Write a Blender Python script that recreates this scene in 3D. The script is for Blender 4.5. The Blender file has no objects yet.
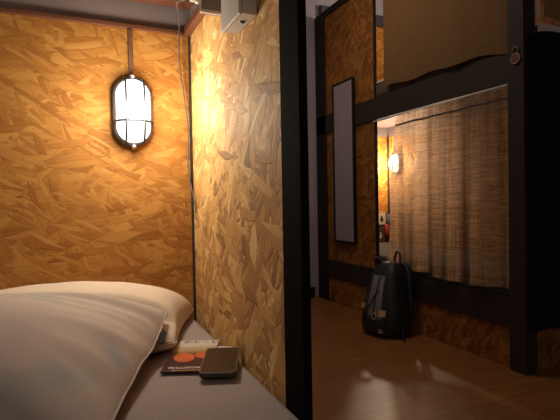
import bpy, bmesh, math, random
from mathutils import Vector, Matrix, noise
random.seed(7)
COL = bpy.context.scene.collection
SC = bpy.context.scene
PI = math.pi

# ------------------------------------------------------------------ camera
f_px, yaw, pitch, roll, cam_h = 460.8, 0.42030, 0.0194, -0.0181, 0.9499
Fv = Vector((math.sin(yaw)*math.cos(pitch), math.cos(yaw)*math.cos(pitch), -math.sin(pitch)))
R0 = Vector((math.cos(yaw), -math.sin(yaw), 0)); U0 = R0.cross(Fv)
Rv = R0*math.cos(roll)+U0*math.sin(roll); Uv = -R0*math.sin(roll)+U0*math.cos(roll)
cd = bpy.data.cameras.new('camera'); cam = bpy.data.objects.new('camera', cd); COL.objects.link(cam)
cd.sensor_fit = 'HORIZONTAL'; cd.sensor_width = 36; cd.lens = f_px*36/560; cd.clip_start = 0.02
M = Matrix((Rv, Uv, -Fv)).transposed().to_4x4(); M.translation = (0, 0, cam_h)
cam.matrix_world = M
SC.camera = cam
SC.view_settings.view_transform = 'Standard'
SC.view_settings.exposure = 1.0

# ------------------------------------------------------------------ materials
class NT:
    def __init__(s, name):
        s.m = bpy.data.materials.new(name); s.m.use_nodes = True
        s.t = s.m.node_tree; s.t.nodes.clear()
        s.out = s.n('ShaderNodeOutputMaterial')
    def n(s, ty, **kw):
        x = s.t.nodes.new(ty)
        for k, v in kw.items():
            if k.startswith('i_'):
                key = k[2:]
                key = int(key) if key.isdigit() else key.replace('_', ' ')
                x.inputs[key].default_value = v
            else: setattr(x, k, v)
        return x
    def l(s, a, b): s.t.links.new(a, b)
    def math(s, op, a, b=None, c=None, clamp=False):
        x = s.n('ShaderNodeMath', operation=op, use_clamp=clamp)
        for i, v in enumerate((a, b, c)):
            if v is None: continue
            if isinstance(v, (int, float)): x.inputs[i].default_value = v
            else: s.l(v, x.inputs[i])
        return x.outputs[0]
    def mixf(s, fac, a, b):
        x = s.n('ShaderNodeMix', data_type='FLOAT')
        for i, v in ((0, fac), (2, a), (3, b)):
            if isinstance(v, (int, float)): x.inputs[i].default_value = v
            else: s.l(v, x.inputs[i])
        return x.outputs[0]
    def mixc(s, fac, a, b, blend='MIX'):
        x = s.n('ShaderNodeMix', data_type='RGBA', blend_type=blend)
        for i, v in ((0, fac), (6, a), (7, b)):
            if isinstance(v, (int, float)): x.inputs[i].default_value = v
            elif isinstance(v, (tuple, list)): x.inputs[i].default_value = (*v[:3], 1)
            else: s.l(v, x.inputs[i])
        return x.outputs[2]
    def ramp(s, fac, stops):
        x = s.n('ShaderNodeValToRGB'); e = x.color_ramp.elements
        while len(e) < len(stops): e.new(0.5)
        for el, (p, c) in zip(e, stops): el.position = p; el.color = (*c, 1)
        s.l(fac, x.inputs[0]); return x.outputs[0]
    def bsdf(s, **kw):
        b = s.n('ShaderNodeBsdfPrincipled')
        for k, v in kw.items():
            key = k.replace('_', ' ')
            if isinstance(v, (int, float)): b.inputs[key].default_value = v
            elif isinstance(v, tuple): b.inputs[key].default_value = (*v, 1) if len(v) == 3 else v
            else: s.l(v, b.inputs[key])
        return b
    def done(s, sh): s.l(sh, s.out.inputs[0]); return s.m

def uv2(t, plane, off=(0, 0)):
    tc = t.n('ShaderNodeTexCoord'); sp = t.n('ShaderNodeSeparateXYZ'); t.l(tc.outputs['Object'], sp.inputs[0])
    a, b = {'x': (1, 2), 'y': (0, 2), 'z': (0, 1)}[plane]
    cb = t.n('ShaderNodeCombineXYZ')
    t.l(t.math('ADD', sp.outputs[a], off[0]), cb.inputs[0]); t.l(t.math('ADD', sp.outputs[b], off[1]), cb.inputs[1])
    return cb.outputs[0]

def noise_tex(t, vec, scale, detail=3, rough=.5, sx=1, sy=1, rot=0):
    mp = t.n('ShaderNodeMapping'); mp.inputs['Scale'].default_value = (sx, sy, 1); mp.inputs['Rotation'].default_value = (0, 0, rot)
    t.l(vec, mp.inputs[0])
    x = t.n('ShaderNodeTexNoise', i_Scale=scale, i_Detail=detail, i_Roughness=rough); t.l(mp.outputs[0], x.inputs['Vector'])
    return x.outputs['Fac']

def osb(name, plane, angles, tint=(1, 1, 1), off=(0, 0), con=1.0, pale=0.0, rough=.7, sat_dark=1.0):
    """oriented strand board: layers of stretched random strands pressed over each other"""
    t = NT(name); v = uv2(t, plane, off)
    # slight bend of the strands
    nz = t.n('ShaderNodeTexNoise', i_Scale=5.0, i_Detail=2.0); t.l(v, nz.inputs['Vector'])
    sub = t.n('ShaderNodeVectorMath', operation='SUBTRACT'); t.l(nz.outputs['Color'], sub.inputs[0]); sub.inputs[1].default_value = (.5, .5, .5)
    scl = t.n('ShaderNodeVectorMath', operation='SCALE'); t.l(sub.outputs[0], scl.inputs[0]); scl.inputs['Scale'].default_value = .035
    add = t.n('ShaderNodeVectorMath', operation='ADD'); t.l(v, add.inputs[0]); t.l(scl.outputs[0], add.inputs[1])
    v2 = add.outputs[0]
    val = None; hgt = None
    for i, (ang, keep, sx, sy) in enumerate(angles):
        rt = t.n('ShaderNodeVectorRotate', rotation_type='Z_AXIS'); t.l(v2, rt.inputs[0]); rt.inputs['Angle'].default_value = ang
        mp = t.n('ShaderNodeMapping'); mp.inputs['Scale'].default_value = (sx, sy, 1); mp.inputs['Location'].default_value = (i*3.7, i*1.9, 0)
        t.l(rt.outputs[0], mp.inputs[0])
        vo = t.n('ShaderNodeTexVoronoi', voronoi_dimensions='2D', feature='F1', i_Scale=1.0); t.l(mp.outputs[0], vo.inputs['Vector'])
        ve = t.n('ShaderNodeTexVoronoi', voronoi_dimensions='2D', feature='DISTANCE_TO_EDGE', i_Scale=1.0); t.l(mp.outputs[0], ve.inputs['Vector'])
        sp = t.n('ShaderNodeSeparateColor'); t.l(vo.outputs['Color'], sp.inputs[0])
        gr = noise_tex(t, mp.outputs[0], 1.6, 4, .65, .5, 2.2)       # wood grain along the strand
        edge = t.math('SMOOTHSTEP', ve.outputs['Distance'], 0.0, .07) if False else t.math('MULTIPLY', ve.outputs['Distance'], 9.0, clamp=True)
        cell = t.math('ADD', t.math('MULTIPLY', sp.outputs[1], .48), t.math('ADD', t.math('MULTIPLY', gr, .50), .03))
        cell = t.math('MULTIPLY', cell, t.mixf(edge, .74, 1.0))
        hc = t.math('MULTIPLY', t.math('ADD', sp.outputs[2], i*.25), edge)
        if val is None: val, hgt = cell, hc
        else:
            mask = t.math('GREATER_THAN', sp.outputs[0], 1-keep)
            val = t.mixf(mask, val, cell); hgt = t.mixf(mask, hgt, hc)
    # dark chips and pits
    pit = noise_tex(t, v2, 38, 3, .6, .5, 1.4, .4)
    pm = t.math('MULTIPLY', t.math('SUBTRACT', pit, .66), 9, clamp=True)
    big = noise_tex(t, v, 1.7, 3, .5)
    val = t.math('ADD', val, t.math('MULTIPLY', t.math('SUBTRACT', big, .5), .35))
    val = t.math('ADD', t.math('MULTIPLY', t.math('SUBTRACT', val, .52), con), .52)
    c = t.ramp(val, [(.12, (.12, .045, .010)), (.30, (.36, .165, .04)), (.50, (.52, .27, .075)), (.70, (.64, .38, .13)), (.92, (.88, .66, .36))])
    c = t.mixc(t.math('MULTIPLY', pm, .75), c, (.09, .035, .01))
    c = t.mixc(pale, c, (.78, .66, .46))
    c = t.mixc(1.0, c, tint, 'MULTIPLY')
    bp = t.n('ShaderNodeBump', i_Strength=.18, i_Distance=.002); t.l(hgt, bp.inputs['Height'])
    b = t.bsdf(Base_Color=c, Roughness=rough, Specular_IOR_Level=.2); t.l(bp.outputs[0], b.inputs['Normal'])
    return t.done(b.outputs[0])

def plain(name, col, rough=.5, metal=0, spec=.5, bump=0, bscale=60, var=.12, vscale=8, coat=0):
    t = NT(name); tc = t.n('ShaderNodeTexCoord')
    n1 = noise_tex(t, tc.outputs['Object'], vscale, 4)
    k = t.math('ADD', t.math('MULTIPLY', n1, 2*var), 1-var)
    cb = t.n('ShaderNodeCombineColor')
    for i in range(3): t.l(t.math('MULTIPLY', k, col[i]), cb.inputs[i])
    b = t.bsdf(Base_Color=cb.outputs[0], Roughness=rough, Metallic=metal, Specular_IOR_Level=spec, Coat_Weight=coat)
    if bump:
        n2 = noise_tex(t, tc.outputs['Object'], bscale, 3)
        bp = t.n('ShaderNodeBump', i_Strength=bump, i_Distance=.004); t.l(n2, bp.inputs['Height']); t.l(bp.outputs[0], b.inputs['Normal'])
    return t.done(b.outputs[0])

def emit(name, col, s):
    t = NT(name); e = t.n('ShaderNodeEmission'); e.inputs[0].default_value = (*col, 1); e.inputs[1].default_value = s
    return t.done(e.outputs[0])

def cloth(name, plane, col, col2, trans=.5, hole=.12, front=1.0):
    """open woven cloth with thick and thin threads; lets light through"""
    t = NT(name); v = uv2(t, plane)
    h1 = noise_tex(t, v, 1.0, 4, .7, 9, 110); v1 = noise_tex(t, v, 1.0, 4, .7, 100, 6)
    slub = noise_tex(t, v, 1.0, 3, .6, 3, 45); fold_shade = noise_tex(t, v, 1.0, 2, .5, 26, .7)  # vertical streaks paint dark fold shade into the cloth colour
    k = t.math('ADD', t.math('MULTIPLY', h1, .9), t.math('MULTIPLY', v1, .28))
    k = t.math('ADD', k, t.math('MULTIPLY', slub, .7)); k = t.math('ADD', k, t.math('MULTIPLY', fold_shade, .8))
    k = t.math('MULTIPLY', t.math('SUBTRACT', k, .90), 1.25, clamp=True)
    c = t.mixc(k, col, col2)
    d = t.n('ShaderNodeBsdfDiffuse'); tr = t.n('ShaderNodeBsdfTranslucent'); tp = t.n('ShaderNodeBsdfTransparent')
    cd_ = t.mixc(1.0, c, (front, front, front), 'MULTIPLY'); t.l(cd_, d.inputs[0]); c2 = t.n('ShaderNodeBrightContrast', i_Bright=.06, i_Contrast=.25); t.l(c, c2.inputs[0]); t.l(c2.outputs[0], tr.inputs[0])
    m1 = t.n('ShaderNodeMixShader', i_0=trans); t.l(d.outputs[0], m1.inputs[1]); t.l(tr.outputs[0], m1.inputs[2])
    wv = t.math('MULTIPLY', t.math('SUBTRACT', t.math('ADD', h1, v1), .85), 3.0, clamp=True)
    hm = t.math('MULTIPLY', t.math('SUBTRACT', 1.0, wv), hole*2)
    m2 = t.n('ShaderNodeMixShader'); t.l(hm, m2.inputs[0]); t.l(m1.outputs[0], m2.inputs[1]); t.l(tp.outputs[0], m2.inputs[2])
    return t.done(m2.outputs[0])

H = PI/2
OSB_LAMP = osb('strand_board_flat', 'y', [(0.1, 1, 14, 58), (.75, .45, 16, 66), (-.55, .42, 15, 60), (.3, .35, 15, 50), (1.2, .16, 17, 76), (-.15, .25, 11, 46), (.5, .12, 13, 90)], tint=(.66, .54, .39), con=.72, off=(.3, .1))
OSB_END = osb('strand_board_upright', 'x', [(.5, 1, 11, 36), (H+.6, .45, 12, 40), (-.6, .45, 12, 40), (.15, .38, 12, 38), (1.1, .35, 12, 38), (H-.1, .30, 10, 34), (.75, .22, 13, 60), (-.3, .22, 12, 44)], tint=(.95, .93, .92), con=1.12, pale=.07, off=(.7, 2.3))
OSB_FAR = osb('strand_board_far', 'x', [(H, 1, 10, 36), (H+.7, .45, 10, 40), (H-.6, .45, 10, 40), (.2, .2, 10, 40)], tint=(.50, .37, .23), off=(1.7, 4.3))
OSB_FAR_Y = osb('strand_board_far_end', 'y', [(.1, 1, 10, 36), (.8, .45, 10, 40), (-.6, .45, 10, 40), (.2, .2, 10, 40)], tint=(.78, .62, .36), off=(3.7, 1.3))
DARK = plain('dark_stained_timber', (.016, .013, .012), .75, spec=.25, bump=.15, bscale=40)
DARK2 = plain('dark_brown_timber', (.030, .021, .015), .7, spec=.3, bump=.15, bscale=40)
REDDISH = plain('reddish_brown_trim', (.12, .04, .018), .5)
MAUVE = plain('mauve_grey_paint', (.20, .155, .15), .7)
GREYWALL = plain('lavender_grey_plaster', (.42, .38, .40), .8, bump=.05)
WHITEP = plain('white_plaster', (.55, .5, .5), .85)
BLACKM = plain('black_painted_metal', (.02, .02, .023), .4, metal=.3)
STEEL = plain('pale_zinc', (.6, .58, .55), .35, metal=.8)
PLASTIC = plain('ivory_plastic', (.52, .47, .42), .5, var=.05)
PLASTIC_D = plain('shaded_grey_plastic', (.20, .16, .14), .55, var=.05)
CABLE = plain('grey_cable_sheath', (.10, .075, .06), .7, spec=.2)
SHEET = plain('grey_bed_sheet', (.34, .275, .255), .9, bump=.25, bscale=260, var=.06, vscale=5, spec=.2)
GLOW = emit('lamp_glass_glow', (1.0, .95, .93), 2.4)
GLOW2 = emit('far_lamp_glass_glow', (1.0, .92, .80), 3.0)

def floor_mat():
    t = NT('polished_brown_floor'); v = uv2(t, 'z')
    rt = t.n('ShaderNodeVectorRotate', rotation_type='Z_AXIS'); t.l(v, rt.inputs[0]); rt.inputs['Angle'].default_value = 0
    br = t.n('ShaderNodeTexBrick', i_Scale=1.0); br.offset = .37
    br.inputs['Mortar Size'].default_value = .0015; br.inputs['Brick Width'].default_value = 1.1; br.inputs['Row Height'].default_value = .14
    br.inputs['Color1'].default_value = (.9, .9, .9, 1); br.inputs['Color2'].default_value = (1.12, 1.12, 1.12, 1); br.inputs['Mortar'].default_value = (.6, .6, .6, 1)
    t.l(rt.outputs[0], br.inputs['Vector'])
    g = noise_tex(t, rt.outputs[0], 3, 5, .6, 1.2, 14)
    c = t.ramp(g, [(.3, (.19, .075, .016)), (.6, (.27, .115, .028)), (.8, (.33, .15, .04))])
    c = t.mixc(.8, c, br.outputs['Color'], 'MULTIPLY')
    n = noise_tex(t, v, 3, 3)
    b = t.bsdf(Base_Color=c, Roughness=t.math('ADD', t.math('MULTIPLY', n, .2), .30), Specular_IOR_Level=.5)
    n2 = noise_tex(t, v, 6, 3, .5)
    bp = t.n('ShaderNodeBump', i_Strength=.12, i_Distance=.01); t.l(n2, bp.inputs['Height']); t.l(bp.outputs[0], b.inputs['Normal'])
    return t.done(b.outputs[0])
FLOOR = floor_mat()

def pillow_mat(name, base, blue, amount):
    t = NT(name); tc = t.n('ShaderNodeTexCoord'); v = tc.outputs['Object']
    n1 = noise_tex(t, v, 5.5, 2, .4, 1, 1.5, .2)
    msk = t.math('MULTIPLY', t.math('SUBTRACT', n1, .60), 7*amount, clamp=True)
    c = t.mixc(t.math('MULTIPLY', msk, .8), base, blue)
    n2 = noise_tex(t, v, 5.5, 2, .4, 1.7, 1, 1.9)
    m2 = t.math('MULTIPLY', t.math('SUBTRACT', n2, .58), 4*amount, clamp=True)
    c = t.mixc(t.math('MULTIPLY', m2, .5), c, (.40, .31, .37))
    b = t.bsdf(Base_Color=c, Roughness=.9, Specular_IOR_Level=.15)
    w = noise_tex(t, v, 9, 3, .5, 1, 1.3, .9); w2 = noise_tex(t, v, 420, 2)
    h = t.math('ADD', w, t.math('MULTIPLY', w2, .04))
    bp = t.n('ShaderNodeBump', i_Strength=.14, i_Distance=.015); t.l(h, bp.inputs['Height']); t.l(bp.outputs[0], b.inputs['Normal'])
    return t.done(b.outputs[0])

# ------------------------------------------------------------------ mesh helpers
def link(name, bm, mat, parent=None, smooth=False, local=False):
    if parent is not None and not local:
        bmesh.ops.translate(bm, verts=bm.verts, vec=-Vector(parent.location))
    me = bpy.data.meshes.new(name); bmesh.ops.recalc_face_normals(bm, faces=bm.faces)
    bm.to_mesh(me); bm.free()
    if smooth:
        for p in me.polygons: p.use_smooth = True
    me.materials.append(mat)
    o = bpy.data.objects.new(name, me); COL.objects.link(o)
    if parent is not None: o.parent = parent
    return o
def sheetlink(name, bm, mat, parent=None, smooth=True):
    return link(name, bm, mat, parent, smooth)
def tag(o, label=None, cat=None, group=None, kind=None):
    if label: o['label'] = label
    if cat: o['category'] = cat
    if group: o['group'] = group
    if kind: o['kind'] = kind
    return o
def thing(name, label, cat, loc, rz=0, group=None):
    o = bpy.data.objects.new(name, None); COL.objects.link(o); o.empty_display_size = .05
    o.location = loc; o.rotation_euler = (0, 0, rz)
    return tag(o, label, cat, group)
def struct(name, bm, mat): return tag(link(name, bm, mat), kind='structure')

def box(bm, x0, x1, y0, y1, z0, z1, bev=0.0, seg=2, mtx=None):
    vs = [bm.verts.new((x, y, z)) for x in (x0, x1) for y in (y0, y1) for z in (z0, z1)]
    fs = [(0, 1, 3, 2), (4, 6, 7, 5), (0, 4, 5, 1), (2, 3, 7, 6), (0, 2, 6, 4), (1, 5, 7, 3)]
    faces = [bm.faces.new([vs[i] for i in f]) for f in fs]
    if bev:
        ed = list({e for f in faces for e in f.edges})
        r = bmesh.ops.bevel(bm, geom=ed, offset=bev, segments=seg, affect='EDGES', profile=.5)
        vs = list({v for f in r['faces'] for v in f.verts} | {v for v in vs if v.is_valid})
    if mtx is not None: bmesh.ops.transform(bm, matrix=mtx, verts=[v for v in vs if v.is_valid])
    return bm
def B(*a, **k): return box(bmesh.new(), *a, **k)

def tube(bm, pts, r, n=8, closed=False):
    pts = [Vector(p) for p in pts]; N = len(pts); rings = []
    up = None
    for i, p in enumerate(pts):
        if closed: t = pts[(i+1) % N]-pts[i-1]
        else: t = pts[min(i+1, N-1)]-pts[max(i-1, 0)]
        t.normalize()
        if up is None:
            a = Vector((0, 0, 1)) if abs(t.z) < .9 else Vector((1, 0, 0)); up = (a-t*a.dot(t)).normalized()
        else: up = (up-t*up.dot(t)).normalized()
        s = t.cross(up); rr = r[i] if isinstance(r, (list, tuple)) else r
        rings.append([bm.verts.new(p+(up*math.cos(2*PI*k/n)+s*math.sin(2*PI*k/n))*rr) for k in range(n)])
    for i in range(N if closed else N-1):
        a, b = rings[i], rings[(i+1) % N]
        for k in range(n): bm.faces.new((a[k], a[(k+1) % n], b[(k+1) % n], b[k]))
    if not closed: bm.faces.new(rings[0]); bm.faces.new(rings[-1])
    return bm
def spline(pts, n=8):
    P = [Vector(p) for p in pts]; P = [P[0]*2-P[1]]+P+[P[-1]*2-P[-2]]; out = []
    for i in range(1, len(P)-2):
        for k in range(n):
            t = k/n; a, b, c, d = P[i-1:i+3]
            out.append(.5*((2*b)+(c-a)*t+(2*a-5*b+4*c-d)*t*t+(3*b-a-3*c+d)*t**3))
    out.append(P[-2]); return out
def cyl(bm, c, axis, r, h, n=20):
    c = Vector(c); ax = Vector(axis).normalized()
    return tube(bm, [c, c+ax*h], r, n)
def grid(bm, nu, nv, fn):
    vs = [[bm.verts.new(fn(i/nu, j/nv)) for j in range(nv+1)] for i in range(nu+1)]
    for i in range(nu):
        for j in range(nv): bm.faces.new((vs[i][j], vs[i+1][j], vs[i+1][j+1], vs[i][j+1]))
    return vs

# ------------------------------------------------------------------ dimensions
XE, YB, ZT, ZM = .359, 1.5, 1.49, .576        # end wall, lamp wall, top of boards, mattress top
XO, YP, YL, YG, YEND, XB = 2.19, 1.788, 3.79, 3.035, 3.975, 3.035   # opposite bunk

# ------------------------------------------------------------------ setting
struct('floor', B(-2.2, 4.6, -2.2, 4.15, -.05, 0), FLOOR)
struct('ceiling', B(-2.2, 4.6, -2.2, 4.15, 3.05, 3.1), GREYWALL)
struct('wall_back', B(XE+.05, 4.6, 4.0, 4.1, 0, 3.05), GREYWALL)
struct('baseboard_back', B(1.2, 2.14, 3.975, 4.0, 0, .1, bev=.003), DARK)
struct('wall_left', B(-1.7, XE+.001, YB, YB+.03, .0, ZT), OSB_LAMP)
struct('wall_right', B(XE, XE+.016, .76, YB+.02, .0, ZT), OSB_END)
struct('wall_aisle', B(XE+.02, XE+.05, YB+.0, 4.0, 0, 3.05), GREYWALL)
struct('trim_1', B(-1.7, XE, YB-.012, YB+.03, ZT, ZT+.014, bev=.002), REDDISH)           # ledge over the lamp wall
struct('wall_upper_left', B(-1.7, XE+.001, YB+.001, YB+.03, ZT+.014, 1.60), MAUVE)
struct('trim_2', B(XE-.022, XE+.018, .70, YB-.013, ZT, ZT+.022, bev=.002), REDDISH)      # ledge over the end wall
struct('wall_upper_right', B(XE+.001, XE+.018, .76, YB, ZT+.022, 1.60), MAUVE)
struct('trim_3', B(XE-.007, XE, YB-.008, YB, .40, ZT), DARK2)                            # corner strip
struct('ceiling_bunk', B(-1.7, XE+.018, .68, YB+.03, 1.60, 1.625), DARK2)
struct('trim_4', B(-1.7, XE, YB-.075, YB-.015, 1.572, 1.598, bev=.002), REDDISH)          # batten below the bunk ceiling
struct('trim_5', B(XE-.0005, XE+.016, .712, .793, 0, 3.05, bev=.002), plain('black_post_paint', (.008, .0065, .0065), .9, spec=.03))                   # upright post
struct('trim_6', B(-1.7, XE-.002, .69, .73, 1.625, 1.76, bev=.002), DARK)

# bed the photographer's mattress rests on
bb = thing('platform_bed', 'dark timber platform bed under the near grey mattress', 'bed', (-.65, 1.08, 0))
link('platform', B(-1.69, XE-.004, .665, YB-.002, .37, .40, bev=.002), DARK, bb)
link('front_board', B(-1.69, XE-.004, .665, .69, 0, .37, bev=.002), DARK, bb)

def mattress(name, x0, x1, y0, y1, z0, z1, mat, label, r=.02, seed=0):
    bm = B(x0, x1, y0, y1, z0, z1, bev=r, seg=4)
    bmesh.ops.subdivide_edges(bm, edges=[e for e in bm.edges if e.calc_length() > .2], cuts=14, use_grid_fill=True)
    for v in bm.verts:
        if v.co.z > z1-.001:
            p = v.co
            v.co.z += .003*noise.noise((p.x*6+seed, p.y*9, 0))
    o = link(name, bm, mat, None, True); tag(o, label, 'mattress'); return o
mattress('mattress', -1.68, XE-.006, .672, YB-.01, .402, ZM, SHEET, 'grey mattress with pillows, leaflets and phone on it')

# ------------------------------------------------------------------ pillows
def pillow_shape(cx, cy, rz, a, b, t, base, wr, seed, n=64, puck=1.0, floor_z=ZM, shear=0.0, press=None, pe=.42, peu=None):
    bm = bmesh.new(); cr, sr = math.cos(rz), math.sin(rz)
    def pos(u, v):
        uu = math.sin(u*PI/2); vv = math.sin(v*PI/2)
        x = a*uu*(1-.055*(1-vv**2)*abs(uu)**3*1.0-.02*abs(vv)**6)
        y = b*vv*(1-.075*(1-uu**2)*abs(vv)**3*1.0)
        x += shear*y*(.5+.5*uu)
        return cx+x*cr-y*sr, cy+x*sr+y*cr, uu, vv
    def prof(uu, vv):
        return max(0, (1-uu**2))**(peu or pe)*max(0, (1-vv**2))**(pe+.03)
    top = {}; bot = {}
    for i in range(n+1):
        for j in range(n+1):
            u, v = i/n*2-1, j/n*2-1; x, y, uu, vv = pos(u, v); p = prof(uu, vv)
            bz = base(x, y)
            edge = min(1-abs(uu), 1-abs(vv))
            # gathers running in from the seam + soft hollows
            ang = math.atan2(vv, uu)
            g = noise.noise((ang*5.5+seed, seed*2.1, edge*1.5))*math.exp(-edge*6.5)*min(1, p*2.4)
            w = noise.noise((x*7+seed, y*7, 1.7))*.5+noise.noise((x*15+seed, y*13, 3.1))*.28
            z = bz+t*(.12+.88*p)+wr*(g*1.3*puck+w*.75)*min(1, p*1.6)
            if i in (0, n) or j in (0, n):
                top[i, j] = bot[i, j] = bm.verts.new((x, y, bz+t*.12+.006*noise.noise((x*14, y*14, seed))+.004))
            else:
                if press: z = press(x, y, z)
                top[i, j] = bm.verts.new((x, y, z))
                bot[i, j] = bm.verts.new((x, y, max(bz+t*.12*(1-min(1, p*2.2))+.001, floor_z+.001)))
    for i in range(n):
        for j in range(n):
            k = [(i, j), (i+1, j), (i+1, j+1), (i, j+1)]
            bm.faces.new([top[q] for q in k])
            f = [bot[q] for q in reversed(k)]
            if len(set(f)) >= 3: 
                try: bm.faces.new(f)
                except ValueError: pass
    rim = [(*pos(-1+2*i/n, -1)[:2],) for i in range(n)]+[(*pos(1, -1+2*i/n)[:2],) for i in range(n)]+[(*pos(1-2*i/n, 1)[:2],) for i in range(n)]+[(*pos(-1, 1-2*i/n)[:2],) for i in range(n)]
    rim = [(x, y, base(x, y)+t*.12+.006*noise.noise((x*14, y*14, seed))+.004) for x, y in rim]
    return bm, rim
CREAM = pillow_mat('cream_pillowcase', (.66, .54, .43), (.5, .53, .52), .2)
BLUSH = pillow_mat('faded_print_pillowcase', (.52, .43, .385), (.29, .37, .40), .7)

ZBP = ZM+.006
PB = dict(cx=-.055, cy=1.308, rz=-.02, a=.343, b=.178, t=.166, shear=.34)
def back_top(x, y):
    c, s = math.cos(PB['rz']), math.sin(PB['rz']); dx, dy = x-PB['cx'], y-PB['cy']
    v = (-dx*s+dy*c)/PB['b']; u = (dx*c+dy*s-PB['shear']*.75*v*PB['b'])/PB['a']
    if abs(u) >= 1 or abs(v) >= 1: return ZBP
    return ZBP+PB['t']*(.12+.88*(1-u*u)**.34*(1-v*v)**.33)
def front_base(x, y):
    tilt = ZM+.004+max(0, (y-.86))*.09+max(0, .02-x)*.06
    soft = back_top(x, y)-.055*0
    # press a little: smooth maximum
    return max(tilt, ZM+.004, ZBP+(soft-ZBP)*.72 if soft > ZBP+.001 else 0)
fb_cache = {}
def front_base_s(x, y):
    s = 0; w = 0
    for dx in (-.06, -.03, 0, .03, .06):
        for dy in (-.06, -.03, 0, .03, .06):
            s += front_base(x+dx, y+dy); w += 1
    return max(s/w, front_base(x, y))
PF = dict(cx=-.250, cy=.950, rz=-.02, a=.375, b=.245, t=.186, shear=.36)
def sm(e0, e1, x):
    t = max(0, min(1, (x-e0)/(e1-e0))); return t*t*(3-2*t)
def pressed(x, y, z):
    # the front pillow dents the one behind it
    c, s_ = math.cos(PF['rz']), math.sin(PF['rz']); dx, dy = x-PF['cx'], y-PF['cy']
    xl, yl = dx*c+dy*s_, -dx*s_+dy*c; h_ = PF['shear']*yl*.5
    d = max(abs((xl-h_)/(PF['a']+h_)), abs(yl/PF['b']))
    w_ = 1-sm(1.0, 1.14, d); lim = front_base_s(x, y)-.005
    return z-max(0, z-lim)*w_
bmp, rim = pillow_shape(press=pressed, base=lambda x, y: ZBP, wr=.008, seed=3.3, pe=.30, peu=.34, **PB)
pb = thing('pillow', 'cream pillow lying behind, against the strand board wall under the lamp', 'pillow', (PB['cx'], PB['cy'], ZBP), group=None)
link('pillowcase', bmp, CREAM, pb, True)
link('piping', tube(bmesh.new(), rim, .002, 6, True), CREAM, pb, True)

bmf, rimf = pillow_shape(base=front_base_s, wr=.011, seed=8.1, puck=2.4, n=72, pe=.46, peu=.72, **PF)
pf = thing('pillow', 'larger faded-print pillow in front, propped on the cream pillow', 'pillow', (PF['cx'], PF['cy'], ZM), group=None)
link('pillowcase', bmf, BLUSH, pf, True)
link('piping', tube(bmesh.new(), rimf, .002, 6, True), BLUSH, pf, True)

def seam_tab(i0, i1):
    bm = bmesh.new(); a, b = Vector(rimf[i0]), Vector(rimf[i1]); d = (b-a).normalized(); o_ = d.cross(Vector((0, 0, 1))).normalized()
    dn = Vector((0, 0, -.012)); t_ = Vector((0, 0, .0015))
    q = [a, b, b+o_*.013+dn, a+o_*.013+dn]
    loft(bm, [[p-t_ for p in q], [p+t_ for p in q]]); return bm
# ------------------------------------------------------------------ wall lamp
def oval(w, h, n=40):
    """stadium outline, w wide and h tall, in x-z"""
    r = w/2; s = h/2-r; pts = []
    for k in range(n):
        a = 2*PI*k/n
        pts.append((r*math.cos(a), r*math.sin(a)+(s if math.sin(a) >= 0 else -s)))
    return pts
def loft(bm, rings, cap0=True, cap1=True):
    vs = [[bm.verts.new(p) for p in r] for r in rings]; n = len(vs[0])
    for a, b in zip(vs, vs[1:]):
        for k in range(n): bm.faces.new((a[k], a[(k+1) % n], b[(k+1) % n], b[k]))
    if cap0: bm.faces.new(vs[0])
    if cap1: bm.faces.new(vs[-1])
    return bm
link('seam_label', seam_tab(72+51, 72+56), plain('dark_navy_label', (.02, .022, .035), .8), pf)
def make_lamp(label, loc, rz, glow):
    t = thing('wall_lamp', label, 'wall lamp', loc, rz)
    def ring(w, h, y): return [(x, y, z) for x, z in oval(w, h)]
    link('housing', loft(bmesh.new(), [ring(.112, .206, -.001), ring(.118, .212, -.006), ring(.118, .212, -.026), ring(.110, .204, -.036), ring(.098, .192, -.037)]), plain('weathered_grey_housing', (.085, .075, .075), .5), t, True, True)
    # frosted glass dome
    rings = []
    for k in range(9):
        a = k/8*PI/2; s = math.cos(a)**.75 if k < 8 else .02
        rings.append(ring(max(.004, .100*s), max(.006, .194*(.12*s+.88*s)), -.030-.055*math.sin(a)))
    link('glass_dome', loft(bmesh.new(), rings), glow, t, True, True)
    # guard cage
    for sx in (-.026, .026):
        pts = [(sx*1.0, -.033, .098)]+[(sx, -.033-.064*math.sin(PI*k/16)**.55, .096*math.cos(PI*k/16)) for k in range(1, 16)]+[(sx, -.033, -.098)]
        link('guard_bar', tube(bmesh.new(), spline(pts, 3), .0033, 8), BLACKM, t, True, True)
    pts = [(.0555*math.cos(PI*k/16), -.030-.062*math.sin(PI*k/16)**.6, -.036) for k in range(17)]
    link('guard_ring', tube(bmesh.new(), spline(pts, 3), .0035, 8), BLACKM, t, True, True)
    for sz in (.107, -.107):
        link('screw_lug', tube(bmesh.new(), [(0, -.006, sz), (0, -.03, sz), (0, -.041, sz*.995)], [.0075, .0075, .005], 12), STEEL, t, True, True)
    return t
make_lamp('oval caged wall lamp above the pillows on near strand board wall', (.172, YB, 1.231), 0, GLOW)
make_lamp('small glowing caged wall lamp inside the opposite lower bunk', (XB, 3.81, 1.315), -H, GLOW2)

# cable cover strip above the lamp
cc = B(.164, .178, YB-.014, YB-.0005, 1.347, ZT-.0005, bev=.003)
tag(link('cable_cover', cc, plain('brown_cable_cover', (.11, .05, .025), .5), None), 'narrow brown cable cover running up from the near wall lamp', 'cable cover')

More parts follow.
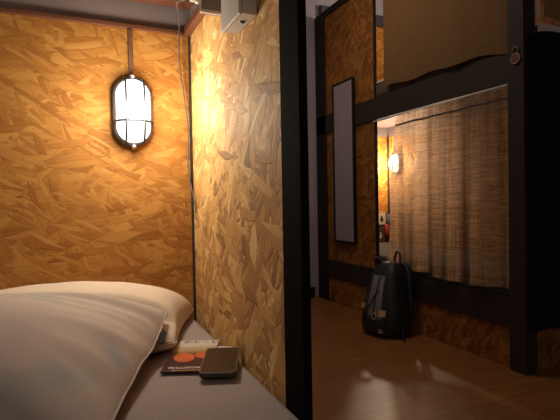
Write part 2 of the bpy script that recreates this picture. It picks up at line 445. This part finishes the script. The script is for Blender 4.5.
# ------------------------------------------------------------------ boxes and cable near the ceiling
jb = thing('junction_box', 'slim grey junction box with cable gland, left of the ivory outlet box', 'junction box', (XE-.03, 1.15, 1.43))
link('case', B(.302, XE-.001, 1.132, 1.152, 1.427, 1.56, bev=.003), PLASTIC_D, jb)
link('lid_rim', B(.298, XE-.001, 1.128, 1.134, 1.423, 1.564, bev=.002), PLASTIC, jb)
link('lid', B(.303, XE-.004, 1.125, 1.129, 1.430, 1.558, bev=.001), PLASTIC_D, jb)
link('gland', tube(bmesh.new(), [(.298, 1.143, 1.458), (.290, 1.143, 1.458), (.290, 1.143, 1.458), (.276, 1.147, 1.458)], [.010, .010, .007, .006], 14), PLASTIC, jb, True)
ob = thing('outlet_box', 'ivory outlet box with round hole underneath, high on the near right wall', 'outlet box', (XE, .957, 1.36))
X2 = XE-.042
link('case', B(X2+.008, XE-.001, .898, 1.017, 1.338, 1.50, bev=.003), PLASTIC, ob)
link('cover', B(X2, X2+.008, .895, 1.020, 1.335, 1.503, bev=.003), PLASTIC, ob)
link('knockout', cyl(bmesh.new(), (XE-.018, .945, 1.339), (0, 0, -1), .006, .003, 16), BLACKM, ob, True)

cp = [(.278, 1.146, 1.458), (.266, 1.17, 1.464), (.272, 1.28, 1.50), (.305, 1.42, 1.535), (.316, 1.455, 1.532), (.319, 1.472, 1.505), (.318, 1.478, 1.43), (.323, 1.485, 1.36), (.331, 1.487, 1.31), (.341, 1.487, 1.22), (.345, 1.488, 1.166), (.341, 1.488, 1.09), (.345, 1.482, 1.02), (.350, 1.46, .97), (.353, 1.44, .92)]
tag(link('electric_cable', tube(bmesh.new(), spline(cp, 6), .0024, 8), CABLE, None, True), 'thin grey cable hanging down in the corner from the junction box', 'cable')
# ------------------------------------------------------------------ leaflets and phone on the mattress
def rotm(cx, cy, z, ang): return Matrix.Translation((cx, cy, z)) @ Matrix.Rotation(ang, 4, 'Z')
def leaflet_mat():
    t = NT('printed_leaflet'); tc = t.n('ShaderNodeTexCoord'); sp = t.n('ShaderNodeSeparateXYZ'); t.l(tc.outputs['Object'], sp.inputs[0])
    n = noise_tex(t, tc.outputs['Object'], 60, 3)
    y = sp.outputs[1]
    base = t.ramp(t.math('ADD', t.math('DIVIDE', t.math('ADD', y, .115), .23), t.math('MULTIPLY', t.math('SUBTRACT', n, .5), .10)),
                  [(.0, (.045, .018, .022)), (.36, (.06, .022, .026)), (.52, (.12, .05, .03)), (.60, (.42, .30, .15)), (.74, (.50, .40, .26)), (.80, (.62, .57, .5))])
    b = t.bsdf(Base_Color=base, Roughness=.3, Specular_IOR_Level=.4)
    return t.done(b.outputs[0])
ang = math.atan2(-.38, .92)
zl = ZM+.0085
lf = thing('leaflet', 'dark printed leaflet with two orange fruits, half under the phone', 'leaflet', (.252, 1.096, zl), ang)
link('cover', B(-.0525, .0525, -.112, .112, -.003, .0, bev=.0006, seg=1), leaflet_mat(), lf, False, True)
ORANGE = plain('printed_orange', (.60, .13, .035), .4, var=.35, vscale=28)
WHITEINK = plain('white_ink', (.75, .70, .64), .5); BLACKINK = plain('black_ink', (.03, .025, .025), .5); YELLOWINK = plain('yellow_ink', (.5, .28, .09), .5)
def disc(bm, cx, cy, rx, ry, z, n=28, rot=0):
    vs = []
    for k in range(n):
        a = 2*PI*k/n; x, y = rx*math.cos(a), ry*math.sin(a)
        vs.append(bm.verts.new((cx+x*math.cos(rot)-y*math.sin(rot), cy+x*math.sin(rot)+y*math.cos(rot), z)))
    bm.faces.new(vs); return bm
link('fruit_print', disc(bmesh.new(), -.016, -.022, .024, .033, .0006, rot=.3), ORANGE, lf, False, True)
link('fruit_print', disc(bmesh.new(), .030, -.004, .023, .026, .0004, rot=.3), ORANGE, lf, False, True)
link('yellow_line', B(-.030, .046, -.1085, -.1045, .0002, .0006), YELLOWINK, lf, False, True)
def text_part(name, s, size, x, y, z, mat, parent, sx=1, al='CENTER'):
    cu = bpy.data.curves.new(name, 'FONT'); cu.body = s; cu.size = size; cu.align_x = al; cu.align_y = 'CENTER'; cu.offset = size*.018
    tmp = bpy.data.objects.new('t', cu); COL.objects.link(tmp)
    dg = bpy.context.evaluated_depsgraph_get(); me = bpy.data.meshes.new_from_object(tmp.evaluated_get(dg))
    bpy.data.objects.remove(tmp); me.materials.clear(); me.materials.append(mat); me.name = name
    for v in me.vertices: v.co = (v.co.x*sx+x, v.co.y+y, z)
    o = bpy.data.objects.new(name, me); COL.objects.link(o); o.parent = parent; return o
text_part('title_text', 'MULLUSTON', .015, -.004, -.091, .0006, WHITEINK, lf, .80)
text_part('headline_text', '\u30ca\u30c8\u30fb\u30ec', .024, .008, .094, .0006, BLACKINK, lf, 1.0)
l2 = thing('leaflet', 'plain pale leaflet under the far end of the phone', 'leaflet', (.292, 1.075, ZM+.0048), -.52)
link('sheet', B(-.050, .050, -.075, .075, -.001, .0, bev=.0003, seg=1), plain('pale_paper', (.48, .40, .34), .6), l2, False, True)

ph = thing('smartphone', 'black smartphone lying face up on the leaflets', 'phone', (.292, .996, zl+.001), math.atan2(-.36, .93))
def rrect(w, h, r, z, n=6):
    pts = []
    for cx, cy, a0 in ((w/2-r, h/2-r, 0), (-w/2+r, h/2-r, H), (-w/2+r, -h/2+r, PI), (w/2-r, -h/2+r, 1.5*PI)):
        for k in range(n+1): a = a0+H*k/n; pts.append((cx+r*math.cos(a), cy+r*math.sin(a), z))
    return pts
PW, PH = .079, .162
link('body', loft(bmesh.new(), [rrect(PW-.003, PH-.003, .009, 0), rrect(PW, PH, .010, .002), rrect(PW, PH, .010, .0095), rrect(PW-.002, PH-.002, .009, .0115)]), plain('dark_phone_case', (.03, .018, .014), .35), ph, False, True)
link('bezel', loft(bmesh.new(), [rrect(PW-.001, PH-.001, .0095, .0112), rrect(PW-.001, PH-.001, .0095, .0122), rrect(PW-.006, PH-.006, .008, .0123)]), plain('brushed_bezel', (.30, .22, .17), .3, metal=.7), ph, False, True)
link('screen', loft(bmesh.new(), [rrect(PW-.0055, PH-.0055, .008, .0118), rrect(PW-.0055, PH-.0055, .008, .0126)]), plain('phone_glass', (.020, .012, .008), .28, var=.05), ph, False, True)

# ------------------------------------------------------------------ the opposite bunk bed
bk = thing('bunk_bed', 'dark framed double-deck bunk bed with strand board panels across the aisle', 'bunk bed', (XO+.45, 2.88, 0))
PX0 = XO-.022
link('corner_post', B(PX0, PX0+.090, 1.69, 1.79, 0, 2.95, bev=.003), DARK2, bk)
link('end_post', B(PX0+.01, XO+.05, YL-.0, YEND, 0, 2.72, bev=.004), DARK, bk)
for z0, z1 in ((.23, .394), (1.575, 1.749)):
    link('front_beam', B(XO-.012, XO+.03, YP+.003, YEND-.004 if z0 > 1 else YL, z0, z1, bev=.002), DARK2, bk)
    link('end_beam', B(PX0+.091, 3.4, 1.70, 1.735, z0, z1, bev=.002), DARK, bk)
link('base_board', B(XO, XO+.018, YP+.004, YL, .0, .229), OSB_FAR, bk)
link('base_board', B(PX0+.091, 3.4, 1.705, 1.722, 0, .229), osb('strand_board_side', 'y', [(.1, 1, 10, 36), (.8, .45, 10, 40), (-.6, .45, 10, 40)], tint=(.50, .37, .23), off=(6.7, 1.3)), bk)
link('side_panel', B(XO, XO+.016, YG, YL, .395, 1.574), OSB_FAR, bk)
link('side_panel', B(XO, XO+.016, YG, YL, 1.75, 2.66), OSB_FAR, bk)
link('panel_edging', B(XO-.004, XO+.02, YG-.012, YG, .395, 1.574), DARK2, bk)
link('panel_edging', B(XO-.004, XO+.02, YG-.012, YG, 1.75, 2.72), DARK2, bk)
link('top_rail', B(XO-.012, XO+.03, YG, YL, 2.66, 2.72, bev=.002), DARK, bk)
link('bed_board', B(XO+.031, XB, 1.74, YEND, .34, .37), DARK2, bk)
link('bed_board', B(XO+.031, XB, 1.74, YEND, 1.70, 1.73), plain('mauve_bunk_underside', (.22, .15, .14), .6), bk)
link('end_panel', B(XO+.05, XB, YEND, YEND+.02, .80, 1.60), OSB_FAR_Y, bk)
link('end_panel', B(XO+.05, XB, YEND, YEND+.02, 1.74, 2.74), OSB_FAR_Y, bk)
link('wainscot', B(XO+.05, XB, YEND-.006, YEND+.02, .37, .81), plain('dark_wainscot', (.07, .035, .02), .6), bk)
link('inner_frieze', B(XO+.05, XB, YEND, YEND+.02, 1.60, 1.70), MAUVE, bk)
link('inner_frieze', B(XB, XB+.02, 1.74, YEND+.02, 1.60, 1.70), MAUVE, bk)
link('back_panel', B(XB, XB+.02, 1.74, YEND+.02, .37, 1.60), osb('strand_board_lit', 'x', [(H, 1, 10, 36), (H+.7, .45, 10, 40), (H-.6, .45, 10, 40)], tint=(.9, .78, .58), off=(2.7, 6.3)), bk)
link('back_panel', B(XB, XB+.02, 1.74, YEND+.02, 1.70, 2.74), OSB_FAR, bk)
link('corner_strip', B(XB-.012, XB, YEND-.02, YEND, .80, 1.60), DARK2, bk)
link('end_cap', B(XO+.05, XB, YEND-.03, YEND+.02, 2.74, 2.85, bev=.003), plain('dark_cap_rail', (.05, .045, .05), .5), bk)
link('back_cap', B(XB-.01, XB+.03, 1.74, YEND+.02, 2.74, 2.85, bev=.003), DARK2, bk)

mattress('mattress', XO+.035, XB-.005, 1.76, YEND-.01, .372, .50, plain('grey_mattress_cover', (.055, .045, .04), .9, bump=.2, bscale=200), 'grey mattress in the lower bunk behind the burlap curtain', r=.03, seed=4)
um = mattress('mattress', XO+.01, 3.30, 1.70, YEND-.01, 1.752, 1.86, plain('brown_mattress_cover', (.10, .06, .04), .9), 'brown mattress on the upper bunk above the dark beam', r=.025, seed=9)
sh = B(XO+.018, 3.29, 1.705, YEND-.015, 1.863, 1.878, bev=.006)
box(sh, PX0+.112, 3.29, 1.684, 1.699, 1.815, 1.878, .006)
tag(link('bed_sheet', sh, plain('pale_folded_sheet', (.75, .68, .62), .9), None), 'pale sheet laid over the upper bunk mattress', 'sheet')

# mirror
mr = thing('wall_mirror', 'tall narrow frameless-looking mirror in thin dark frame on the far bunk panel', 'mirror', (XO, 3.455, .58))
mr['label'] = 'tall narrow mirror in thin dark frame on the far bunk panel'
my0, my1, mz0, mz1 = 3.290, 3.630, .572, 1.985
xm0, xm1 = XO-.034, XO-.014
def fr(bm):
    w = .018
    box(bm, xm0, xm1, my0, my0+w, mz0, mz1, .002, 1); box(bm, xm0, xm1, my1-w, my1, mz0, mz1, .002, 1)
    box(bm, xm0, xm1, my0+w, my1-w, mz0, mz0+w, .002, 1); box(bm, xm0, xm1, my0+w, my1-w, mz1-w, mz1, .002, 1); return bm
link('mirror_frame', fr(bmesh.new()), DARK, mr)
gm = NT('mirror_glass'); GLASS = gm.done(gm.bsdf(Base_Color=(.80, .76, .80), Metallic=1.0, Roughness=.06).outputs[0])
link('mirror_glass', B(xm0+.006, xm0+.009, my0+.016, my1-.016, mz0+.016, mz1-.016), GLASS, mr)
link('mirror_backing', B(xm0+.010, xm1+.013, my0+.010, my1-.010, mz0+.01, mz1-.01), DARK2, mr)

# curtains
def fold(s, k, amp):   # irregular soft folds
    return amp*(.5*math.sin(s*k)+.35*math.sin(s*k*1.73+1.1)+.5*noise.noise((s*k*.35, k, 0)))
BURLAP = cloth('burlap_cloth', 'x', (.13, .085, .05), (.66, .47, .33), .66, .20, .42)
CANVAS = cloth('thick_brown_canvas', 'x', (.17, .10, .045), (.21, .125, .06), .15, .0)
CANVAS_Y = cloth('thick_brown_canvas_side', 'y', (.20, .13, .07), (.26, .175, .10), .25, .0)
def low_curtain(u, v):
    # v: 0 top .. 1 bottom; left edge swings towards the far end lower down
    yl = 2.735+.085*(v**1.3)+.02*math.sin(v*5); yr = YP+.004
    y = yl+(yr-yl)*u
    bot = .452+.035*math.sin(u*7+.5)*.35-.02*u+.010*noise.noise((u*9, 0, 2))
    z = 1.555+(bot-1.555)*v
    amp = .010+.012*v
    x = XO-.030+fold(y, 24, amp*1.5)*(.6+.4*v)-.012*v
    e = min(1, (1-u)*7); x = XO-.02+(x-XO+.02)*e
    x = min(x, XO-.0145) if (z < .41 or z > 1.57) else x
    return (x, y, z)
cl = thing('curtain', 'sheer burlap curtain hanging over the lower bunk, glowing from behind', 'curtain', (XO, 2.3, .45))
bm = bmesh.new(); grid(bm, 120, 60, low_curtain); link('cloth_panel', bm, BURLAP, cl, True)
bm = bmesh.new()
def hem(u, v):
    p = low_curtain(u, .055+.012*v); return (p[0]-.003, p[1], p[2])
grid(bm, 120, 2, hem); link('top_hem', bm, plain('dark_hem_thread', (.07, .045, .03), .9), cl, True)
tag(link('curtain_rod', tube(bmesh.new(), [(XO-.012, YG-.002, 1.562), (XO-.012, YP+.01, 1.562)], .007, 12), plain('white_rod', (.8, .78, .74), .4), None, True), 'thin white curtain rod under the dark upper beam', 'curtain rod')

def up_curtain(u, v):
    yl = 2.862; yr = YP+.006; y = yl+(yr-yl)*u
    bot = 1.792-.012*math.sin(u*3.1)-.055*u*u*u*u+.008*math.sin(u*17)
    z = 2.80+(bot-2.80)*v
    x = XO-.03+fold(y, 11, .010)*(.5+.5*v)
    e = min(1, (1-u)*7); x = XO-.014+(x-XO+.014)*e
    return (x, y, z)
bm = bmesh.new(); grid(bm, 100, 40, up_curtain)
cu = thing('curtain', 'opaque brown canvas curtain closing the upper bunk on the aisle side', 'curtain', (XO, 2.3, 1.78))
link('cloth_panel', bm, CANVAS, cu, True)
tag(link('curtain_rod', tube(bmesh.new(), [(XO-.02, YG-.05, 2.81), (XO-.02, YP+.006, 2.81)], .009, 12), DARK, None, True), 'dark rod carrying the brown canvas curtain above the upper bunk', 'curtain rod')
def side_curtain(u, v):
    x = 2.288+u*1.03; bot = 1.905-.03*math.sin(u*9+.3)*.6
    z = 2.80+(bot-2.80)*v
    return (x, 1.662+fold(x, 26, .012)-.0*v, z)
bm = bmesh.new(); grid(bm, 80, 40, side_curtain)
cs = thing('curtain', 'brown canvas curtain right of the corner post, above the black curtain', 'curtain', (2.8, 1.685, 1.9))
link('cloth_panel', bm, CANVAS_Y, cs, True)
tag(link('curtain_rod', tube(bmesh.new(), [(PX0+.091, 1.662, 2.81), (3.4, 1.662, 2.81)], .009, 12), DARK, None, True), 'dark rod above the curtain right of the corner post', 'curtain rod')
def black_curtain(u, v):
    x = PX0+.026+u*1.03; top = 1.800+.012*math.sin(u*8)+.02*min(1, u*8)
    z = top+(.236-top)*v
    return (x, 1.664+fold(x, 30, .009)+.012*v*math.sin(x*20)*.5, z)
bm = bmesh.new(); grid(bm, 90, 50, black_curtain)
bc = thing('curtain', 'black curtain hanging right of the corner post down to the low board', 'curtain', (2.7, 1.664, .24))
link('cloth_panel', bm, plain('black_curtain_cloth', (.010, .010, .008), .95, spec=.1, bump=.2, bscale=120), bc, True)

# pale tag added for the bright spot by the side curtain
pt = thing('bright_spot_tag', 'small pale tag added for the bright spot between the corner post and the side canvas curtain', 'tag', (2.262, 1.675, 1.90))
link('tag_face', loft(bmesh.new(), [[(2.248, y, 1.895), (2.276, y, 1.900), (2.277, y, 1.965), (2.269, y, 1.985), (2.256, y, 1.985), (2.247, y, 1.962)] for y in (1.674, 1.676)]), plain('bright_spot_pale', (.85, .78, .68), .7), pt)
link('tag_string', tube(bmesh.new(), [(2.262, 1.675, 1.982), (2.262, 1.672, 2.40), (2.262, 1.664, 2.80)], .0015, 6), CABLE, pt, True)
# round tag on the post
tg = thing('bunk_tag', 'small round red tag with pale rim hanging on the corner post', 'tag', (PX0, 1.74, 1.70))
zt = 1.685
def tor(c, R, r, n=24, arc=(0, 2*PI), closed=True):
    pts = [(c[0], c[1]+R*math.cos(arc[0]+(arc[1]-arc[0])*k/n), c[2]+R*math.sin(arc[0]+(arc[1]-arc[0])*k/n)) for k in range(n if closed else n+1)]
    return tube(bmesh.new(), pts, r, 8, closed)
link('tag_rim', tor((PX0-.006, 1.735, zt), .026, .0035), plain('pale_tag_rim', (.32, .24, .17), .5), tg, True)
link('tag_disc', cyl(bmesh.new(), (PX0-.008, 1.735, zt), (1, 0, 0), .024, .007, 24), plain('dark_red_tag', (.14, .03, .02), .5), tg)
link('tag_loop', tor((PX0-.006, 1.735, zt+.045), .017, .003, 18, (-.5, PI+.5), False), plain('grey_tag_loop', (.22, .19, .15), .5), tg, True)

# cards in the lower bunk, seen through the gap
def card(y0, y1_, z0, z1, x0, label, bordermat, facemat, markmat):
    t = thing('notice_card', label, 'card', ((x0+y1_)/2, YEND-.008, z0))
    link('card_sheet', B(x0, y1_, YEND-.010, YEND-.007, z0, z1, bev=.001, seg=1), bordermat, t)
    w = y1_-x0; h = z1-z0
    bm = bmesh.new()
    disc(bm, 0, 0, w*.23, h*.18, 0, 20); disc(bm, 0, h*.22, w*.13, h*.10, .0002, 16)
    bmesh.ops.transform(bm, matrix=Matrix.Translation(((x0+y1_)/2, YEND-.0112, (z0+z1)/2-h*.08)) @ Matrix.Rotation(H, 4, 'X'), verts=bm.verts)
    link('card_print', bm, markmat, t)
    return t
card(0, 2.985, .685, .808, 2.89, 'pale card with a dark figure on the far inner wall of lower bunk', plain('pale_card', (.50, .38, .27), .7), None, BLACKINK)
card(0, 2.958, .505, .64, 2.885, 'dark card with a white mark below the pale card in lower bunk', plain('dark_card', (.06, .03, .025), .6), None, plain('white_mark', (.5, .42, .36), .6))
rt = thing('red_pouch', 'small red pouch hanging beside the cards in lower bunk', 'pouch', (2.995, YEND-.03, .58))
link('pouch_body', B(2.968, 3.022, YEND-.034, YEND-.007, .57, .685, bev=.010, seg=3), plain('red_cloth', (.35, .03, .02), .8), rt, True)
link('pouch_flap', B(2.99, 3.025, YEND-.038, YEND-.007, .685, .79, bev=.009, seg=3), plain('blue_grey_cloth', (.10, .12, .17), .8), rt, True)

# ------------------------------------------------------------------ backpack leaning against the bunk
bp = thing('backpack', 'dark backpack with grey front panel and tan patches, standing against the bunk', 'backpack', (2.04, 2.67, 0))
CX, CY = 2.005, 2.675
def sq(cx, cy, z, a, b, p=3.2, n=40, rz=0):
    out = []
    for k in range(n):
        t = 2*PI*k/n; c, s = math.cos(t), math.sin(t)
        x = a*math.copysign(abs(c)**(2/p), c); y = b*math.copysign(abs(s)**(2/p), s)
        x, y = x*math.cos(rz)-y*math.sin(rz), x*math.sin(rz)+y*math.cos(rz)
        out.append((cx+x+.004*noise.noise((k*.5, z*14, 0)), cy+y+.005*noise.noise((k*.5, z*12, 3)), z))
    return out
RZ = .12
prof = [(.004, .105, .135, 0), (.02, .122, .170, 0), (.08, .128, .182, .0), (.17, .122, .173, .002), (.27, .110, .148, .008), (.36, .094, .128, .018), (.43, .078, .110, .028), (.475, .060, .088, .034), (.50, .036, .058, .038), (.506, .01, .02, .04)]
bodyrings = [sq(CX+dx, CY, z, a, b, 3.0, rz=RZ) for z, a, b, dx in prof]
NYL = plain('black_nylon', (.012, .013, .016), .55, bump=.25, bscale=90)
NAVY = plain('navy_nylon', (.014, .018, .030), .6, bump=.2, bscale=90)
GREYP = plain('grey_coated_panel', (.17, .175, .175), .35, bump=.35, bscale=35, var=.3)
TAN = plain('tan_leather_patch', (.60, .33, .16), .6)
link('pack_body', loft(bmesh.new(), bodyrings), NYL, bp, True)
def front_pt(y_rel, z, out):
    # point on the -x side of the body
    for (z0, a0, b0, d0), (z1, a1, b1, d1) in zip(prof, prof[1:]):
        if z0 <= z <= z1: k = (z-z0)/(z1-z0); a, b, d = a0+(a1-a0)*k, b0+(b1-b0)*k, d0+(d1-d0)*k; break
    s = max(-1, min(1, y_rel/b)); x = -a*(1-abs(s)**3)**(1/3)-out
    y = y_rel
    return Vector((CX+d+x*math.cos(RZ)-y*math.sin(RZ), CY+x*math.sin(RZ)+y*math.cos(RZ), z))
def patch(y0, y1_, z0, z1, out, nu=14, nv=14, taper=0):
    bm = bmesh.new()
    def fn(u, v):
        e = min(u, 1-u, v, 1-v)
        w = 1-taper*v
        yr = (y0+y1_)/2+(y1_-y0)*(u-.5)*w
        return front_pt(yr, z0+(z1-z0)*v, out*min(1, e*6)+.001)
    grid(bm, nu, nv, fn); return bm
link('front_panel', patch(-.085, .095, .095, .415, .022, 20, 20, .35), GREYP, bp, True)
link('front_pocket', patch(-.115, .12, .02, .15, .028, 20, 12, .1), NYL, bp, True)
def leather(yc, zc, s, out):
    bm = bmesh.new(); q = [(-s, 0), (0, -s*1.0), (s, 0), (0, s*1.0)]
    a = [front_pt(yc+dy, zc+dz, out) for dy, dz in [(-s, -s*.7), (s, -s*1.0), (s, s*.9), (-s, s*1.0)]]
    b = [p+Vector((.006, 0, 0)) for p in a]
    loft(bm, [b, a]); return bm
link('leather_patch', leather(-.108, .175, .024, .038), TAN, bp)
link('leather_patch', leather(.082, .200, .018, .031), TAN, bp)
for yy in (-.03, .04):
    link('side_strap', tube(bmesh.new(), [front_pt(yy, z, .026) for z in (.10, .16, .22, .28, .34, .40, .44)], .0045, 6), NYL, bp, True)
link('lash_strap', tube(bmesh.new(), [front_pt(.07, .12, .027), front_pt(.03, .19, .03), front_pt(-.01, .26, .03), front_pt(-.05, .33, .027)], .004, 6), NYL, bp, True)
def emblem():
    c = front_pt(-.045, .150, .034); pts = []
    for k in range(20):
        a = 2*PI*k/20; pts.append(front_pt(-.045+.017*math.cos(a), .150+.022*math.sin(a), .031))
    return tube(bmesh.new(), pts, .0032, 6, True)
link('round_emblem', emblem(), plain('pale_print', (.40, .38, .35), .5), bp, True)
link('buckle', leather(-.10, .055, .015, .036), STEEL, bp)
link('side_pocket', loft(bmesh.new(), [[(CX+.00+.07*math.cos(t), CY-.135-.035*max(0, -math.sin(t))+.02*math.sin(t)*(math.sin(t) > 0), z) for t in [2*PI*k/20 for k in range(20)]] for z in (.02, .06, .14, .19)]), NYL, bp, True)
hx = CX+.030
link('top_handle', tube(bmesh.new(), spline([(hx-.03, CY+.08, .44), (hx-.05, CY+.09, .50), (hx-.05, CY+.06, .530), (hx-.03, CY+.02, .48)], 6), .008, 8), NYL, bp, True)
link('carry_loop', tube(bmesh.new(), spline([(hx+.055, CY+.01, .46), (hx+.06, CY+.005, .53), (hx+.06, CY-.02, .572), (hx+.06, CY-.05, .552), (hx+.055, CY-.055, .48)], 6), .009, 8), plain('reddish_webbing', (.10, .03, .02), .6), bp, True)
link('shoulder_strap', tube(bmesh.new(), spline([(hx+.045, CY-.03, .47), (hx+.085, CY-.07, .485), (hx+.085, CY-.115, .42), (hx+.082, CY-.13, .28), (hx+.08, CY-.135, .14)], 6), [.018]*25, 8), NAVY, bp, True)
link('shoulder_strap', tube(bmesh.new(), spline([(hx+.045, CY+.06, .47), (hx+.085, CY+.09, .48), (hx+.082, CY+.11, .40), (hx+.09, CY+.12, .26), (hx+.08, CY+.12, .14)], 6), [.018]*25, 8), NYL, bp, True)
link('dangling_strap', tube(bmesh.new(), spline([(CX+.02, CY-.168, .10), (CX+.00, CY-.185, .06), (CX-.01, CY-.20, .012), (CX-.03, CY-.24, .008)], 6), .006, 6), NYL, bp, True)

# ------------------------------------------------------------------ lights
w = bpy.data.worlds.new('world'); SC.world = w; w.use_nodes = True
bg = w.node_tree.nodes['Background']; bg.inputs[0].default_value = (1.0, .86, .78, 1); bg.inputs[1].default_value = .035
def lamp(name, ty, loc, energy, col, target=None, **kw):
    d = bpy.data.lights.new(name, ty); d.energy = energy; d.color = col
    for k, v in kw.items(): setattr(d, k, v)
    o = bpy.data.objects.new(name, d); COL.objects.link(o); o.location = loc
    if target is not None: o.rotation_euler = (Vector(target)-Vector(loc)).to_track_quat('-Z', 'Y').to_euler()
    return o
lamp('lamp_wall_fill', 'SPOT', (-.75, .72, 1.5), 3.5, (1, .84, .62), (-.35, 1.5, 1.0), spot_size=1.7, spot_blend=1.0, shadow_soft_size=.12)  # unseen fill added to brighten the lamp wall
lamp('near_bulb', 'POINT', (.172, YB-.15, 1.225), 4.6, (1, .90, .72), shadow_soft_size=.055)
lamp('far_bulb', 'POINT', (XB-.125, 3.81, 1.31), 13, (1, .82, .58), shadow_soft_size=.03)
lamp('curtain_glow_fill', 'SPOT', (2.84, 2.95, 1.52), 22, (1, .84, .68), (2.17, 2.66, 1.30), spot_size=1.25, spot_blend=1.0, shadow_soft_size=.05)  # added spot hidden behind the burlap to make its upper left glow
lamp('aisle_fill', 'AREA', (1.25, 2.6, 3.0), 6, (1, .80, .66), (1.25, 2.6, 0), size=.6)  # unseen area light under the ceiling, added as weak aisle fill
lamp('pillow_side_fill', 'AREA', (-.9, -1.3, 2.1), 3.2, (1, .78, .66), (-.2, 1.0, .6), size=.7)  # unseen fill added behind the camera to lift the front pillow
lamp('upper_bunk_light', 'POINT', (2.75, 3.2, 2.6), 6, (1, .84, .72), shadow_soft_size=.08)

SC.cycles.use_denoising = True
SC.cycles.max_bounces = 10; SC.cycles.diffuse_bounces = 6
SC.cycles.sample_clamp_indirect = 4
